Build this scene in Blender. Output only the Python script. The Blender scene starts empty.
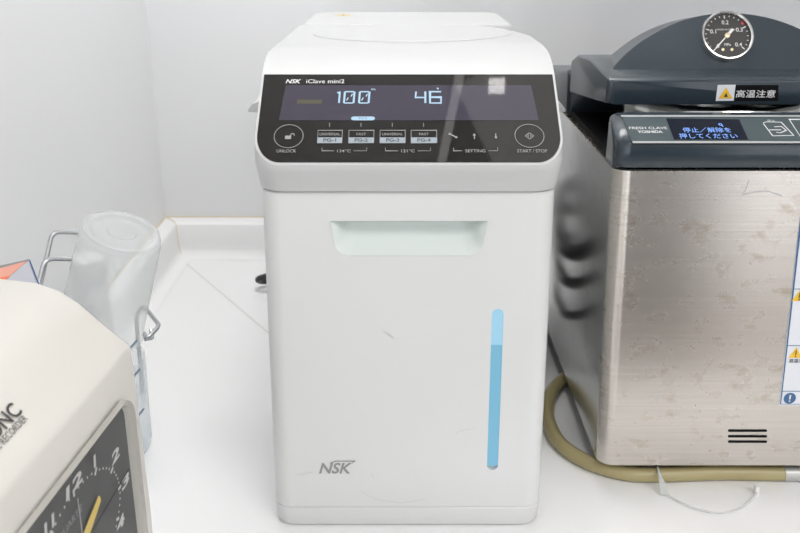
import bpy, bmesh, math, random
from mathutils import Vector, Matrix
S = bpy.context.scene
COL = S.collection
PI = math.pi
R = math.radians

# ------------------------------------------------------------------ camera, world, lights, exposure
CAM_H, PITCH, FPX = 0.442, R(19.7), 930.0
cd = bpy.data.cameras.new('camera'); cam = bpy.data.objects.new('camera', cd); COL.objects.link(cam)
cam.location = (0, 0, CAM_H); cam.rotation_euler = (PI/2 - PITCH, 0, 0)
cd.sensor_width = 36.0; cd.lens = FPX/800*36.0; cd.clip_start = 0.01
cd.dof.use_dof = True; cd.dof.focus_distance = 0.70; cd.dof.aperture_fstop = 16.0
S.camera = cam
S.view_settings.view_transform = 'Standard'; S.view_settings.look = 'None'
S.view_settings.gamma = 1.0; S.view_settings.use_curve_mapping = False
S.view_settings.exposure = 0.09
W = bpy.data.worlds.new('world'); S.world = W; W.use_nodes = True
W.node_tree.nodes['Background'].inputs[0].default_value = (0.93, 0.95, 1.0, 1)
W.node_tree.nodes['Background'].inputs[1].default_value = 2.2

def area(name, loc, size, power, color=(1, 1, 1), aim=(0, 0, -1)):
    l = bpy.data.lights.new(name, 'AREA'); l.shape = 'RECTANGLE'; l.size, l.size_y = size
    l.energy = power; l.color = color
    o = bpy.data.objects.new(name, l); COL.objects.link(o); o.location = loc
    o.rotation_euler = Vector(aim).to_track_quat('-Z', 'Y').to_euler()
    return o
area('overhead_light', (0.85, -0.95, 1.62), (1.3, 0.9), 25, (1.0, 0.985, 0.965))
area('overhead_light', (0.0, 1.03, 1.62), (0.6, 0.3), 7, (1.0, 0.99, 0.975))  # added fill to brighten the rear worktop and walls, no such lamp seen

# ------------------------------------------------------------------ helpers
def ray(px, py):
    """direction from the camera through a photograph pixel, scaled so y == 1"""
    u, v = (px-400)/FPX, (py-266.5)/FPX
    c, s = math.cos(PITCH), math.sin(PITCH)
    d = Vector((u, c - v*s, -s - v*c))
    return d/d.y
def at(px, py, y=None, z=None, x=None):
    d = ray(px, py); o = Vector((0, 0, CAM_H))
    if y is not None: t = y
    elif z is not None: t = (z-CAM_H)/d.z
    else: t = x/d.x
    return o + d*t

class Frame:
    """a flat surface: origin, unit right, unit up, outward normal"""
    def __init__(s, o, r, u):
        s.o = Vector(o); s.r = Vector(r).normalized(); u = Vector(u)
        s.u = (u - s.r*u.dot(s.r)).normalized(); s.n = s.r.cross(s.u)
    def p(s, u, v, h=0.0): return s.o + s.r*u + s.u*v + s.n*h
    def pix(s, px, py):
        d = ray(px, py); o = Vector((0, 0, CAM_H))
        t = (s.o-o).dot(s.n)/d.dot(s.n); q = o + d*t - s.o
        return (q.dot(s.r), q.dot(s.u))

def mat(name, color, rough=0.5, metal=0.0, spec=0.5, emit=None, es=1.0, bump=None, coat=0.0, alpha=None):
    m = bpy.data.materials.new(name); m.use_nodes = True
    b = m.node_tree.nodes['Principled BSDF']
    b.inputs['Base Color'].default_value = (*color, 1)
    b.inputs['Roughness'].default_value = rough; b.inputs['Metallic'].default_value = metal
    b.inputs['Specular IOR Level'].default_value = spec
    b.inputs['Coat Weight'].default_value = coat
    if emit: b.inputs['Emission Color'].default_value = (*emit, 1); b.inputs['Emission Strength'].default_value = es
    if bump:
        nt = m.node_tree; n = nt.nodes.new('ShaderNodeTexNoise'); n.inputs['Scale'].default_value = bump[0]
        tc = nt.nodes.new('ShaderNodeTexCoord'); nt.links.new(tc.outputs['Object'], n.inputs['Vector'])
        bp = nt.nodes.new('ShaderNodeBump'); bp.inputs['Strength'].default_value = bump[1]; bp.inputs['Distance'].default_value = 0.001
        nt.links.new(n.outputs['Fac'], bp.inputs['Height']); nt.links.new(bp.outputs['Normal'], b.inputs['Normal'])
    return m

def clear_mat(name, tint, white, body=(0.9, 0.92, 0.92), rough=0.25):
    """thin translucent plastic: see-through mixed with a milky body and a gloss"""
    m = bpy.data.materials.new(name); m.use_nodes = True; nt = m.node_tree
    for n in list(nt.nodes): nt.nodes.remove(n)
    out = nt.nodes.new('ShaderNodeOutputMaterial')
    tr = nt.nodes.new('ShaderNodeBsdfTransparent'); tr.inputs[0].default_value = (*tint, 1)
    df = nt.nodes.new('ShaderNodeBsdfDiffuse'); df.inputs[0].default_value = (*body, 1)
    tl = nt.nodes.new('ShaderNodeBsdfTranslucent'); tl.inputs[0].default_value = (*body, 1)
    mm = nt.nodes.new('ShaderNodeMixShader'); mm.inputs[0].default_value = 0.5
    nt.links.new(df.outputs[0], mm.inputs[1]); nt.links.new(tl.outputs[0], mm.inputs[2])
    m1 = nt.nodes.new('ShaderNodeMixShader'); m1.inputs[0].default_value = white
    nt.links.new(tr.outputs[0], m1.inputs[1]); nt.links.new(mm.outputs[0], m1.inputs[2])
    gl = nt.nodes.new('ShaderNodeBsdfGlossy'); gl.inputs['Roughness'].default_value = rough
    lw_ = nt.nodes.new('ShaderNodeLayerWeight'); lw_.inputs[0].default_value = 0.5
    pw = nt.nodes.new('ShaderNodeMath'); pw.operation = 'POWER'; pw.inputs[1].default_value = 4.0; nt.links.new(lw_.outputs['Facing'], pw.inputs[0])
    ma = nt.nodes.new('ShaderNodeMath'); ma.operation = 'MULTIPLY_ADD'; ma.inputs[1].default_value = 0.25; ma.inputs[2].default_value = 0.03; nt.links.new(pw.outputs[0], ma.inputs[0])
    m2 = nt.nodes.new('ShaderNodeMixShader'); nt.links.new(ma.outputs[0], m2.inputs[0])
    nt.links.new(m1.outputs[0], m2.inputs[1]); nt.links.new(gl.outputs[0], m2.inputs[2])
    nt.links.new(m2.outputs[0], out.inputs[0])
    return m

def thing(name, label, cat, loc=(0, 0, 0), group=None):
    o = bpy.data.objects.new(name, None); COL.objects.link(o); o.location = loc
    o.empty_display_size = 0.02
    o['label'] = label; o['category'] = cat
    if group: o['group'] = group
    return o
def tag(o, label, cat, group=None):
    o['label'] = label; o['category'] = cat
    if group: o['group'] = group
    return o
def world_loc(o):
    v = Vector((0, 0, 0))
    while o: v = v + o.location; o = o.parent
    return v
def obj(name, bm, m, parent=None, smooth=True, angle=35, label=None, kind=None):
    """links a bmesh given in world coordinates as one mesh object"""
    bmesh.ops.recalc_face_normals(bm, faces=bm.faces[:])
    me = bpy.data.meshes.new(name)
    if parent is not None:
        w = world_loc(parent); bmesh.ops.translate(bm, verts=bm.verts[:], vec=-w)
    bm.to_mesh(me); bm.free()
    for x in (m if isinstance(m, (list, tuple)) else [m]): me.materials.append(x)
    if smooth:
        me.polygons.foreach_set('use_smooth', [True]*len(me.polygons))
        me.set_sharp_from_angle(angle=R(angle))
    o = bpy.data.objects.new(name, me); COL.objects.link(o)
    if parent is not None: o.parent = parent
    if label: o['label'] = label
    if kind: o['kind'] = kind
    return o

def B(): return bmesh.new()
def box(bm, x0, x1, y0, y1, z0, z1):
    vs = [bm.verts.new((x, y, z)) for z in (z0, z1) for y in (y0, y1) for x in (x0, x1)]
    for f in ((0, 1, 3, 2), (4, 6, 7, 5), (0, 4, 5, 1), (2, 3, 7, 6), (0, 2, 6, 4), (1, 5, 7, 3)):
        bm.faces.new([vs[i] for i in f])
    return bm
def bevel(bm, w, seg=3, ang=30):
    bmesh.ops.remove_doubles(bm, verts=bm.verts[:], dist=1e-6)
    bmesh.ops.recalc_face_normals(bm, faces=bm.faces[:])
    es = [e for e in bm.edges if len(e.link_faces) == 2 and e.calc_face_angle(0) > R(ang)]
    bmesh.ops.bevel(bm, geom=es, offset=w, segments=seg, profile=0.5, affect='EDGES', clamp_overlap=True)
    return bm
def loft(bm, rings, cap0=True, cap1=True):
    rs = [[bm.verts.new(p) for p in r] for r in rings]
    n = len(rs[0])
    for a, b in zip(rs, rs[1:]):
        for i in range(n): bm.faces.new((a[i], a[(i+1) % n], b[(i+1) % n], b[i]))
    if cap0: bm.faces.new(rs[0][::-1])
    if cap1: bm.faces.new(rs[-1])
    return bm
def rrect(x0, x1, y0, y1, r, seg=8):
    """rounded rectangle outline, counter clockwise; r = radius or (bl, br, tr, tl)"""
    if not isinstance(r, (tuple, list)): r = (r,)*4
    out = []
    for (cx, cy, a0, q) in ((x0, y0, 180, r[0]), (x1, y0, 270, r[1]), (x1, y1, 0, r[2]), (x0, y1, 90, r[3])):
        ox = cx + q if cx == x0 else cx - q
        oy = cy + q if cy == y0 else cy - q
        for k in range(seg+1):
            a = R(a0 + 90*k/seg); out.append((ox + q*math.cos(a), oy + q*math.sin(a)))
    return out
def tube(bm, pts, r, seg=10, closed=False):
    pts = [Vector(p) for p in pts]; n = len(pts); rings = []
    rr = r if isinstance(r, (list, tuple)) else [r]*n
    prev = None
    for i, p in enumerate(pts):
        if closed: t = (pts[(i+1) % n]-pts[i-1]).normalized()
        else: t = (pts[min(i+1, n-1)]-pts[max(i-1, 0)]).normalized()
        if prev is None:
            a = Vector((0, 0, 1)) if abs(t.z) < 0.9 else Vector((1, 0, 0))
            nrm = t.cross(a).normalized()
        else:
            nrm = (prev - t*prev.dot(t)).normalized()
        prev = nrm; bn = t.cross(nrm)
        rings.append([p + (nrm*math.cos(2*PI*k/seg)+bn*math.sin(2*PI*k/seg))*rr[i] for k in range(seg)])
    if closed: rings.append(rings[0]); loft(bm, rings, False, False); bmesh.ops.remove_doubles(bm, verts=bm.verts[:], dist=1e-7)
    else: loft(bm, rings)
    return bm
def smooth_path(pts, n=8):
    pts = [Vector(p) for p in pts]; out = []
    for i in range(len(pts)-1):
        p0, p1, p2, p3 = pts[max(i-1, 0)], pts[i], pts[i+1], pts[min(i+2, len(pts)-1)]
        for k in range(n):
            t = k/n
            out.append(0.5*((2*p1)+(p2-p0)*t+(2*p0-5*p1+4*p2-p3)*t*t+(3*p1-p0-3*p2+p3)*t**3))
    out.append(pts[-1]); return out
def corner_path(pts, r=0.006, n=5):
    """polyline with rounded corners (bent wire)"""
    pts = [Vector(p) for p in pts]; out = [pts[0]]
    for a, b, c in zip(pts, pts[1:], pts[2:]):
        q = min(r, (a-b).length*0.45, (c-b).length*0.45)
        p0 = b+(a-b).normalized()*q; p1 = b+(c-b).normalized()*q
        for k in range(n+1):
            t = k/n; out.append(p0*(1-t)**2 + b*2*t*(1-t) + p1*t*t)
    out.append(pts[-1]); return out
def lathe(bm, prof, axis_o, axis_d, seg=40, cap0=False, cap1=False):
    """prof = [(radius, distance along the axis)]"""
    d = Vector(axis_d).normalized(); a = Vector((1, 0, 0)) if abs(d.x) < 0.9 else Vector((0, 1, 0))
    u = d.cross(a).normalized(); v = d.cross(u); o = Vector(axis_o)
    loft(bm, [[o + d*h + (u*math.cos(2*PI*k/seg)+v*math.sin(2*PI*k/seg))*r for k in range(seg)] for r, h in prof], cap0, cap1)
    return bm
# --- flat print on a Frame
def plate(bm, fr, pts, h0, h1):
    loft(bm, [[fr.p(u, v, h0) for u, v in pts], [fr.p(u, v, h1) for u, v in pts]]); return bm
def stroke(bm, fr, pts, w, h=0.0003, closed=False):
    pts = [Vector((p[0], p[1])) for p in pts]; n = len(pts); L = []; Rr = []
    for i in range(n):
        if closed: a, b = pts[i-1], pts[(i+1) % n]
        else: a, b = pts[max(i-1, 0)], pts[min(i+1, n-1)]
        t = (b-a).normalized(); nn = Vector((-t.y, t.x))
        k = 1.0
        if (closed or 0 < i < n-1):
            t1 = (pts[i]-a).normalized(); c = max(0.5, abs(Vector((-t1.y, t1.x)).dot(nn))); k = 1/c
        L.append(pts[i]+nn*w/2*k); Rr.append(pts[i]-nn*w/2*k)
    vl = [bm.verts.new(fr.p(q.x, q.y, h)) for q in L]; vr = [bm.verts.new(fr.p(q.x, q.y, h)) for q in Rr]
    for i in range(n if closed else n-1):
        j = (i+1) % n; bm.faces.new((vr[i], vr[j], vl[j], vl[i]))
    return bm
def fill(bm, fr, pts, h=0.0003):
    bm.faces.new([bm.verts.new(fr.p(u, v, h)) for u, v in pts]); return bm
def circ(cx, cy, r, n=40, ry=None, a0=0, a1=360):
    full = abs(a1-a0) >= 360
    return [(cx+r*math.cos(R(a0+(a1-a0)*k/(n if full else n-1))), cy+(ry or r)*math.sin(R(a0+(a1-a0)*k/(n if full else n-1)))) for k in range(n)]
_TX = {}
def text(bm, fr, s, u, v, height, align='CENTER', width=None, shear=0.0, bold=0.0, rot=0.0, h=0.0003, sx=1.0):
    """letters of cap height `height`, centred on v, appended to bm on the frame"""
    key = (s, shear, bold)
    if key not in _TX:
        c = bpy.data.curves.new('t', 'FONT'); c.body = s; c.size = 1.0; c.shear = shear; c.offset = bold
        c.align_x = 'LEFT'; c.resolution_u = 3; c.fill_mode = 'FRONT'
        o = bpy.data.objects.new('t', c); COL.objects.link(o)
        bpy.context.view_layer.update()
        me = bpy.data.meshes.new_from_object(o.evaluated_get(bpy.context.evaluated_depsgraph_get()))
        bpy.data.objects.remove(o); bpy.data.curves.remove(c)
        _TX[key] = ([tuple(q.co) for q in me.vertices], [tuple(p.vertices) for p in me.polygons])
        bpy.data.meshes.remove(me)
    vs, fs = _TX[key]
    x0 = min(q[0] for q in vs); x1 = max(q[0] for q in vs); y0 = min(q[1] for q in vs); y1 = max(q[1] for q in vs)
    k = height/(y1-y0); kx = (width/(x1-x0)) if width else k*sx
    off = {'LEFT': 0, 'CENTER': -(x1-x0)*kx/2, 'RIGHT': -(x1-x0)*kx}[align]
    ca, sa = math.cos(rot), math.sin(rot); nv = []
    for q in vs:
        a = (q[0]-x0)*kx+off; b = (q[1]-(y0+y1)/2)*k
        nv.append(bm.verts.new(fr.p(u+a*ca-b*sa, v+a*sa+b*ca, h)))
    for f in fs:
        try: bm.faces.new([nv[i] for i in f])
        except ValueError: pass
    return bm
def cut(bm, o, n):
    """keeps the side behind the plane; returns the new face's outline"""
    o, n = Vector(o), Vector(n).normalized()
    r = bmesh.ops.bisect_plane(bm, geom=bm.verts[:]+bm.edges[:]+bm.faces[:], plane_co=o, plane_no=n, clear_outer=True, dist=1e-7)
    es = [e for e in r['geom_cut'] if isinstance(e, bmesh.types.BMEdge)]
    if not es: return []
    f = bmesh.ops.contextual_create(bm, geom=es)['faces']
    return [v.co.copy() for v in f[0].verts] if f else []
def boolean(target, cutter_bm):
    me = bpy.data.meshes.new('c'); bmesh.ops.recalc_face_normals(cutter_bm, faces=cutter_bm.faces[:]); cutter_bm.to_mesh(me); cutter_bm.free()
    c = bpy.data.objects.new('c', me); COL.objects.link(c); c.location = world_loc(target.parent) * 0
    md = target.modifiers.new('b', 'BOOLEAN'); md.operation = 'DIFFERENCE'; md.solver = 'EXACT'; md.object = c
    bpy.context.view_layer.update()
    new = bpy.data.meshes.new_from_object(target.evaluated_get(bpy.context.evaluated_depsgraph_get()))
    target.modifiers.clear(); old = target.data; target.data = new; bpy.data.meshes.remove(old)
    bpy.data.objects.remove(c); bpy.data.meshes.remove(me)
    new.name = target.name

# ------------------------------------------------------------------ materials
M = {}
M['wall'] = mat('wall_panel', (0.88, 0.886, 0.895), 0.22, bump=(6, 0.05))
M['ceil'] = mat('ceiling_white', (0.8, 0.8, 0.8), 0.8)
M['floor'] = mat('floor_vinyl', (0.40, 0.365, 0.325), 0.5)
M['counter'] = mat('worktop_white', (0.93, 0.93, 0.93), 0.28)
M['caulk'] = mat('joint_caulk', (0.78, 0.70, 0.55), 0.6)
M['white'] = mat('white_plastic', (0.70, 0.705, 0.698), 0.30)
M['white_dimmed'] = mat('white_plastic_dimmed', (0.61, 0.615, 0.615), 0.36, spec=0.35)  # same plastic as the body, darkened to offset the strong light on the lid
M['pocket'] = mat('pocket_plastic', (0.76, 0.81, 0.785), 0.4)
M['seal'] = mat('grey_seal', (0.30, 0.29, 0.28), 0.7)
M['panel'] = mat('black_glass', (0.010, 0.009, 0.008), 0.025, spec=0.5)
M['lcd'] = mat('lcd_glass', (0.052, 0.046, 0.068), 0.025, spec=0.5)
M['print'] = mat('light_print', (0.32, 0.32, 0.31), 0.5)
M['printband'] = mat('grey_blue_band', (0.33, 0.38, 0.43), 0.5)
M['printdark'] = mat('dark_print', (0.05, 0.05, 0.055), 0.5)
M['dim'] = mat('dim_print', (0.05, 0.045, 0.012), 0.5)
M['lit'] = mat('lit_segment', (0.1, 0.12, 0.14), 0.4, emit=(0.48, 0.76, 1.0), es=0.66)
M['litdim'] = mat('lit_segment_dim', (0.1, 0.12, 0.14), 0.4, emit=(0.40, 0.66, 0.85), es=0.6)
M['blue_hi'] = mat('lit_window_upper', (0.2, 0.3, 0.35), 0.3, emit=(0.25, 0.54, 0.75), es=0.62)
M['blue_lo'] = mat('lit_window_lower', (0.12, 0.22, 0.28), 0.3, emit=(0.125, 0.40, 0.58), es=0.62)
M['logo'] = mat('silver_logo', (0.30, 0.30, 0.30), 0.35, 0.3)
M['yellow'] = mat('warning_yellow', (0.85, 0.52, 0.03), 0.5)
M['yellow2'] = mat('pale_warning_yellow', (0.75, 0.60, 0.20), 0.5)
M['rubber'] = mat('black_rubber', (0.015, 0.015, 0.017), 0.45)
M['navy'] = mat('blue_grey_plastic', (0.030, 0.044, 0.056), 0.16)
M['slate'] = mat('grey_plastic', (0.037, 0.050, 0.061), 0.24, bump=(900, 0.1))
M['console'] = mat('console_print', (0.050, 0.075, 0.082), 0.3)
M['silver'] = mat('silver_print', (0.45, 0.45, 0.45), 0.35, 0.2)
M['screen'] = mat('blue_lcd', (0.003, 0.006, 0.016), 0.1, spec=0.15)
M['screentext'] = mat('blue_lcd_text', (0.05, 0.1, 0.2), 0.4, emit=(0.22, 0.42, 1.0), es=1.0)
M['chrome'] = mat('chrome', (0.78, 0.78, 0.76), 0.16, 1.0)
M['chrome2'] = mat('wire_chrome', (0.50, 0.51, 0.52), 0.36, 1.0)
M['dial'] = mat('gauge_black', (0.035, 0.033, 0.032), 0.5)
M['dialwhite'] = mat('gauge_white', (0.75, 0.75, 0.75), 0.5)
M['red'] = mat('gauge_red', (0.7, 0.05, 0.05), 0.5)
M['brass'] = mat('needle_hub', (0.75, 0.62, 0.42), 0.35, 0.5)
M['labelwhite'] = mat('label_white', (0.74, 0.76, 0.80), 0.4)
M['labelblue'] = mat('label_blue', (0.05, 0.13, 0.27), 0.45)
M['black'] = mat('matt_black', (0.005, 0.005, 0.006), 0.6, spec=0.12)
M['hose'] = mat('aged_clear_hose', (0.40, 0.34, 0.17), 0.3, bump=(60, 0.1))
M['cream'] = mat('cream_plastic', (0.69, 0.665, 0.615), 0.33)
M['face'] = mat('clock_face', (0.042, 0.044, 0.042), 0.55)
M['facewhite'] = mat('clock_numerals', (0.62, 0.62, 0.60), 0.5)
M['hand'] = mat('yellow_hand', (0.78, 0.56, 0.10), 0.4)
M['carton'] = mat('carton_white', (0.66, 0.67, 0.74), 0.5)
M['orange'] = mat('carton_orange', (0.85, 0.16, 0.04), 0.5)
M['salmon'] = mat('carton_salmon', (0.80, 0.36, 0.26), 0.5)
M['cgrey'] = mat('carton_grey', (0.22, 0.23, 0.24), 0.5)
M['beaker'] = clear_mat('milky_clear_plastic', (0.985, 0.99, 0.99), 0.30, (0.90, 0.92, 0.92))
M['cup'] = clear_mat('frosted_cup_plastic', (0.95, 0.97, 0.985), 0.30, (0.84, 0.88, 0.90))
M['cover'] = clear_mat('clear_cover', (0.97, 0.97, 0.97), 0.02, rough=0.08)
M['tie'] = clear_mat('clear_nylon', (0.95, 0.95, 0.95), 0.6, rough=0.2)
M['jar'] = mat('jar_white', (0.80, 0.80, 0.79), 0.4)

def steel(name, base, brush, rough):
    m = bpy.data.materials.new(name); m.use_nodes = True; nt = m.node_tree; b = nt.nodes['Principled BSDF']
    b.inputs['Metallic'].default_value = 1.0
    tc = nt.nodes.new('ShaderNodeTexCoord')
    mp = nt.nodes.new('ShaderNodeMapping'); mp.inputs['Scale'].default_value = brush; nt.links.new(tc.outputs['Object'], mp.inputs['Vector'])
    n1 = nt.nodes.new('ShaderNodeTexNoise'); n1.inputs['Scale'].default_value = 1.0; n1.inputs['Detail'].default_value = 3
    nt.links.new(mp.outputs[0], n1.inputs['Vector'])
    n2 = nt.nodes.new('ShaderNodeTexNoise'); n2.inputs['Scale'].default_value = 85; n2.inputs['Detail'].default_value = 5; n2.inputs['Roughness'].default_value = 0.62
    mp2 = nt.nodes.new('ShaderNodeMapping'); mp2.inputs['Scale'].default_value = (0.7, 1, 1.1); nt.links.new(tc.outputs['Object'], mp2.inputs['Vector'])
    nt.links.new(mp2.outputs[0], n2.inputs['Vector'])
    r2 = nt.nodes.new('ShaderNodeValToRGB'); e = r2.color_ramp.elements
    e[0].position = 0.56; e[0].color = (1, 1, 1, 1); e[1].position = 0.72; e[1].color = (0.80, 0.75, 0.68, 1)
    nt.links.new(n2.outputs['Fac'], r2.inputs[0])
    r1 = nt.nodes.new('ShaderNodeMapRange'); r1.inputs['To Min'].default_value = 0.86; r1.inputs['To Max'].default_value = 1.12
    nt.links.new(n1.outputs['Fac'], r1.inputs['Value'])
    mx = nt.nodes.new('ShaderNodeMix'); mx.data_type = 'RGBA'; mx.blend_type = 'MULTIPLY'; mx.inputs['Factor'].default_value = 1
    mx.inputs['A'].default_value = (*base, 1); nt.links.new(r2.outputs[0], mx.inputs['B'])
    mz = nt.nodes.new('ShaderNodeVectorMath'); mz.operation = 'SCALE'
    nt.links.new(mx.outputs['Result'], mz.inputs[0]); nt.links.new(r1.outputs[0], mz.inputs['Scale'])
    nt.links.new(mz.outputs[0], b.inputs['Base Color'])
    rr = nt.nodes.new('ShaderNodeMapRange'); rr.inputs['To Min'].default_value = rough-0.02; rr.inputs['To Max'].default_value = rough+0.03
    nt.links.new(n2.outputs['Fac'], rr.inputs['Value']); nt.links.new(rr.outputs[0], b.inputs['Roughness'])
    bp = nt.nodes.new('ShaderNodeBump'); bp.inputs['Strength'].default_value = 0.0; bp.inputs['Distance'].default_value = 0.0002
    nt.links.new(n1.outputs['Fac'], bp.inputs['Height']); nt.links.new(bp.outputs[0], b.inputs['Normal'])
    return m
M['steel'] = steel('brushed_steel', (0.60, 0.56, 0.515), (8, 8, 650), 0.265)
M['steelside'] = steel('steel_side', (0.80, 0.81, 0.80), (40, 6, 40), 0.19)

# ------------------------------------------------------------------ the room
XW, YW = -0.342, 1.30           # inner faces of the two walls
ZC, ZF = 1.65, -0.86
def struct(name, bm, m, **k): o = obj(name, bm, m, smooth=False); o['kind'] = 'structure'; return o
b = B(); box(b, XW-0.12, XW, -2.4, YW+0.12, ZF, ZC); struct('wall_left', b, M['wall'])
b = B(); box(b, XW, 2.8, YW, YW+0.12, ZF, ZC); struct('wall_back', b, M['wall'])
b = B(); box(b, XW-0.12, 2.8, -2.4, YW+0.12, ZF-0.1, ZF); struct('floor', b, M['floor'])
b = B(); box(b, XW-0.12, 2.8, -2.4, YW+0.12, ZC, ZC+0.1); struct('ceiling', b, M['ceil'])

b = B(); box(b, 0.25, 1.9, 0.80, YW, 0.48, ZC); struct('unseen_shade_block', b, M['ceil'])  # unseen block added to shade the right of the back wall
b = B(); box(b, 1.9, 2.0, -2.4, YW+0.12, ZF, ZC); struct('wall_right', b, M['ceil'])
b = B(); box(b, 0.22, 0.97, -1.65, -1.55, ZF, ZC); struct('unseen_dark_slab', b, mat('dark_slab_grey', (0.06, 0.055, 0.05), 0.5))  # unseen dark slab added to darken what the steel front mirrors

def lamp(name, label, cx, cy, sx, sy, rot, e):
    t = thing(name, label, 'lamp', (cx, cy, ZC-0.03))
    def q(a, c): return (cx+a*math.cos(rot)-c*math.sin(rot), cy+a*math.sin(rot)+c*math.cos(rot))
    rc = [(-sx/2, -sy/2), (sx/2, -sy/2), (sx/2, sy/2), (-sx/2, sy/2)]
    b = B(); loft(b, [[(*q(a*1.04, c*1.04), z) for a, c in rc] for z in (ZC-0.028, ZC)]); obj('frame', b, M['ceil'], t, smooth=False)
    b = B(); loft(b, [[(*q(a, c), z) for a, c in rc] for z in (ZC-0.03, ZC-0.0285)]); obj('diffuser', b, mat('lamp_diffuser', (0.8, 0.8, 0.8), 0.5, emit=(1, 0.98, 0.95), es=e), t, smooth=False)
lamp('ceiling_lamp', 'broad dim ceiling lamp mirrored in the right end of the black panel', 0.305, 0.56, 0.22, 0.40, math.atan2(0.091, 0.178), 0.8)
lamp('strip_lamp', 'narrow ceiling strip lamp mirrored as a grey bar beside the lit 46', 0.105, 0.62, 0.018, 0.5, -0.2, 1.8)
lamp('spot_lamp', 'small square ceiling spot lamp mirrored brightest in the black panel', 0.2, 0.69, 0.033, 0.032, 0.0, 5.0)
b = B()
pts = [(XW, -0.4), (-0.02, -0.4), (-0.02, 0.46), (1.6, 0.46), (1.6, YW), (XW, YW)]
loft(b, [[(x, y, z) for x, y in pts] for z in (-0.04, 0.0)])
wt = tag(obj('worktop', b, M['counter'], smooth=False), 'glossy white worktop that all the equipment stands on', 'worktop')
# upstand: cove, face, rounded top; profile swept round the corner (distance from the wall, height)
prof = [(0.040, 0.0003), (0.031, 0.0014), (0.0255, 0.005), (0.0225, 0.011), (0.021, 0.020), (0.020, 0.046), (0.0175, 0.0505), (0.013, 0.052), (0.0, 0.053)]
b = B()
ringsets = []
for (d, z) in prof: ringsets.append([(XW+d, -0.4, z), (XW+d, YW-d, z), (1.6, YW-d, z)])
for r0, r1 in zip(ringsets, ringsets[1:]):
    a = [b.verts.new(p) for p in r0]; c = [b.verts.new(p) for p in r1]
    for i in range(2): b.faces.new((a[i], a[i+1], c[i+1], c[i]))
bmesh.ops.remove_doubles(b, verts=b.verts[:], dist=1e-6)
ups = obj('trim_1', b, M['counter'], angle=50); ups['kind'] = 'structure'
b = B()
tube(b, [(XW+0.001, -0.4, 0.0535), (XW+0.001, YW-0.001, 0.0535), (1.6, YW-0.001, 0.0535)], 0.0014, 6)
tube(b, [(XW+d, YW-d, z+0.0002) for d, z in prof[2:]], 0.0011, 6)
obj('joint_sealant', b, M['caulk'], ups, label='yellowed sealant in the joints of the upstand')
ft = Frame((0, 0, 0), (1, 0, 0), (0, 1, 0))
b = B(); stroke(b, ft, [tuple(at(178.5, 257, z=0).xy), tuple(at(240, 309, z=0).xy), tuple((at(240, 309, z=0)+(at(240, 309, z=0)-at(178.5, 257, z=0))*2).xy)], 0.0016, 0.0004)
obj('mitre_joint', b, mat('mitre_line', (0.76, 0.73, 0.67), 0.5), wt, smooth=False)

# ------------------------------------------------------------------ white tabletop steam sterilizer
XC, HW = 0.006, 0.105
YB = 1.09
yf = lambda z: 0.6235 + z*0.028          # the front leans back a little
st = thing('steam_sterilizer', 'white upright steam sterilizer with black touch panel and lit blue level strip', 'sterilizer', (XC, 0.86, 0))
b = B()
def body_ring(z, ins, r=0.014): return [(x, y, z) for x, y in rrect(XC-HW+ins, XC+HW-ins, yf(z)+ins, YB-ins, (r, r, 0.012, 0.012), 8)]
loft(b, [body_ring(0.0177, 0.0006), body_ring(0.0181, 0.0001), body_ring(0.019, 0.0), body_ring(0.150, 0.0002), body_ring(0.2700, 0.0007), body_ring(0.2712, 0.0015)])
body = obj('body', b, M['white'], st)
FB = Frame((XC, yf(0), 0), (1, 0, 0), (0, 0.028, 1))     # the front face
# grip pocket and level-window slot cut out of the front
def pk(pts): return [FB.pix(*p) for p in pts]
tl, tr = FB.pix(330, 221.5), FB.pix(488, 221.5); bl, br = FB.pix(344, 255.5), FB.pix(475, 255.5)
def pocket_outline(top, bot, left, right, sl, r, n=7):
    """flat top, sloping ends, round lower corners; counter clockwise from lower left"""
    out = []
    for sgn, cx in ((-1, left), (1, right)):
        arc = []
        for k in range(n+1):
            a = R(90*k/n)
            arc.append((cx - sgn*(sl + r*(1-math.sin(a))) if sgn > 0 else cx + sl + r*(1-math.sin(a)), bot + r*(1-math.cos(a))))
        out += arc[::-1] if sgn < 0 else arc
    out += [(right, top), (left, top)]
    return out
o0 = pocket_outline(tl[1], bl[1], tl[0], tr[0], 0.0025, 0.0105)
o1 = pocket_outline(tl[1]-0.0002, bl[1]+0.0035, tl[0]+0.0035, tr[0]-0.0035, 0.0025, 0.010)
o2 = pocket_outline(tl[1]+0.004, bl[1]+0.0035, tl[0]+0.005, tr[0]-0.005, 0.003, 0.011)
w0, w1 = FB.pix(497, 309), FB.pix(493.3, 470)
wx = (w0[0]+w1[0])/2; ww = 0.0043
slot = rrect(wx-ww, wx+ww, w1[1], w0[1], ww*0.98, 8)
mover = lambda pts, h: [FB.p(u, v, h)-world_loc(st) for u, v in pts]
c = B(); loft(c, [mover(o0, 0.004), mover(o0, 0.0), mover(o0, -0.021)])
body_off = body.location
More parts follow.
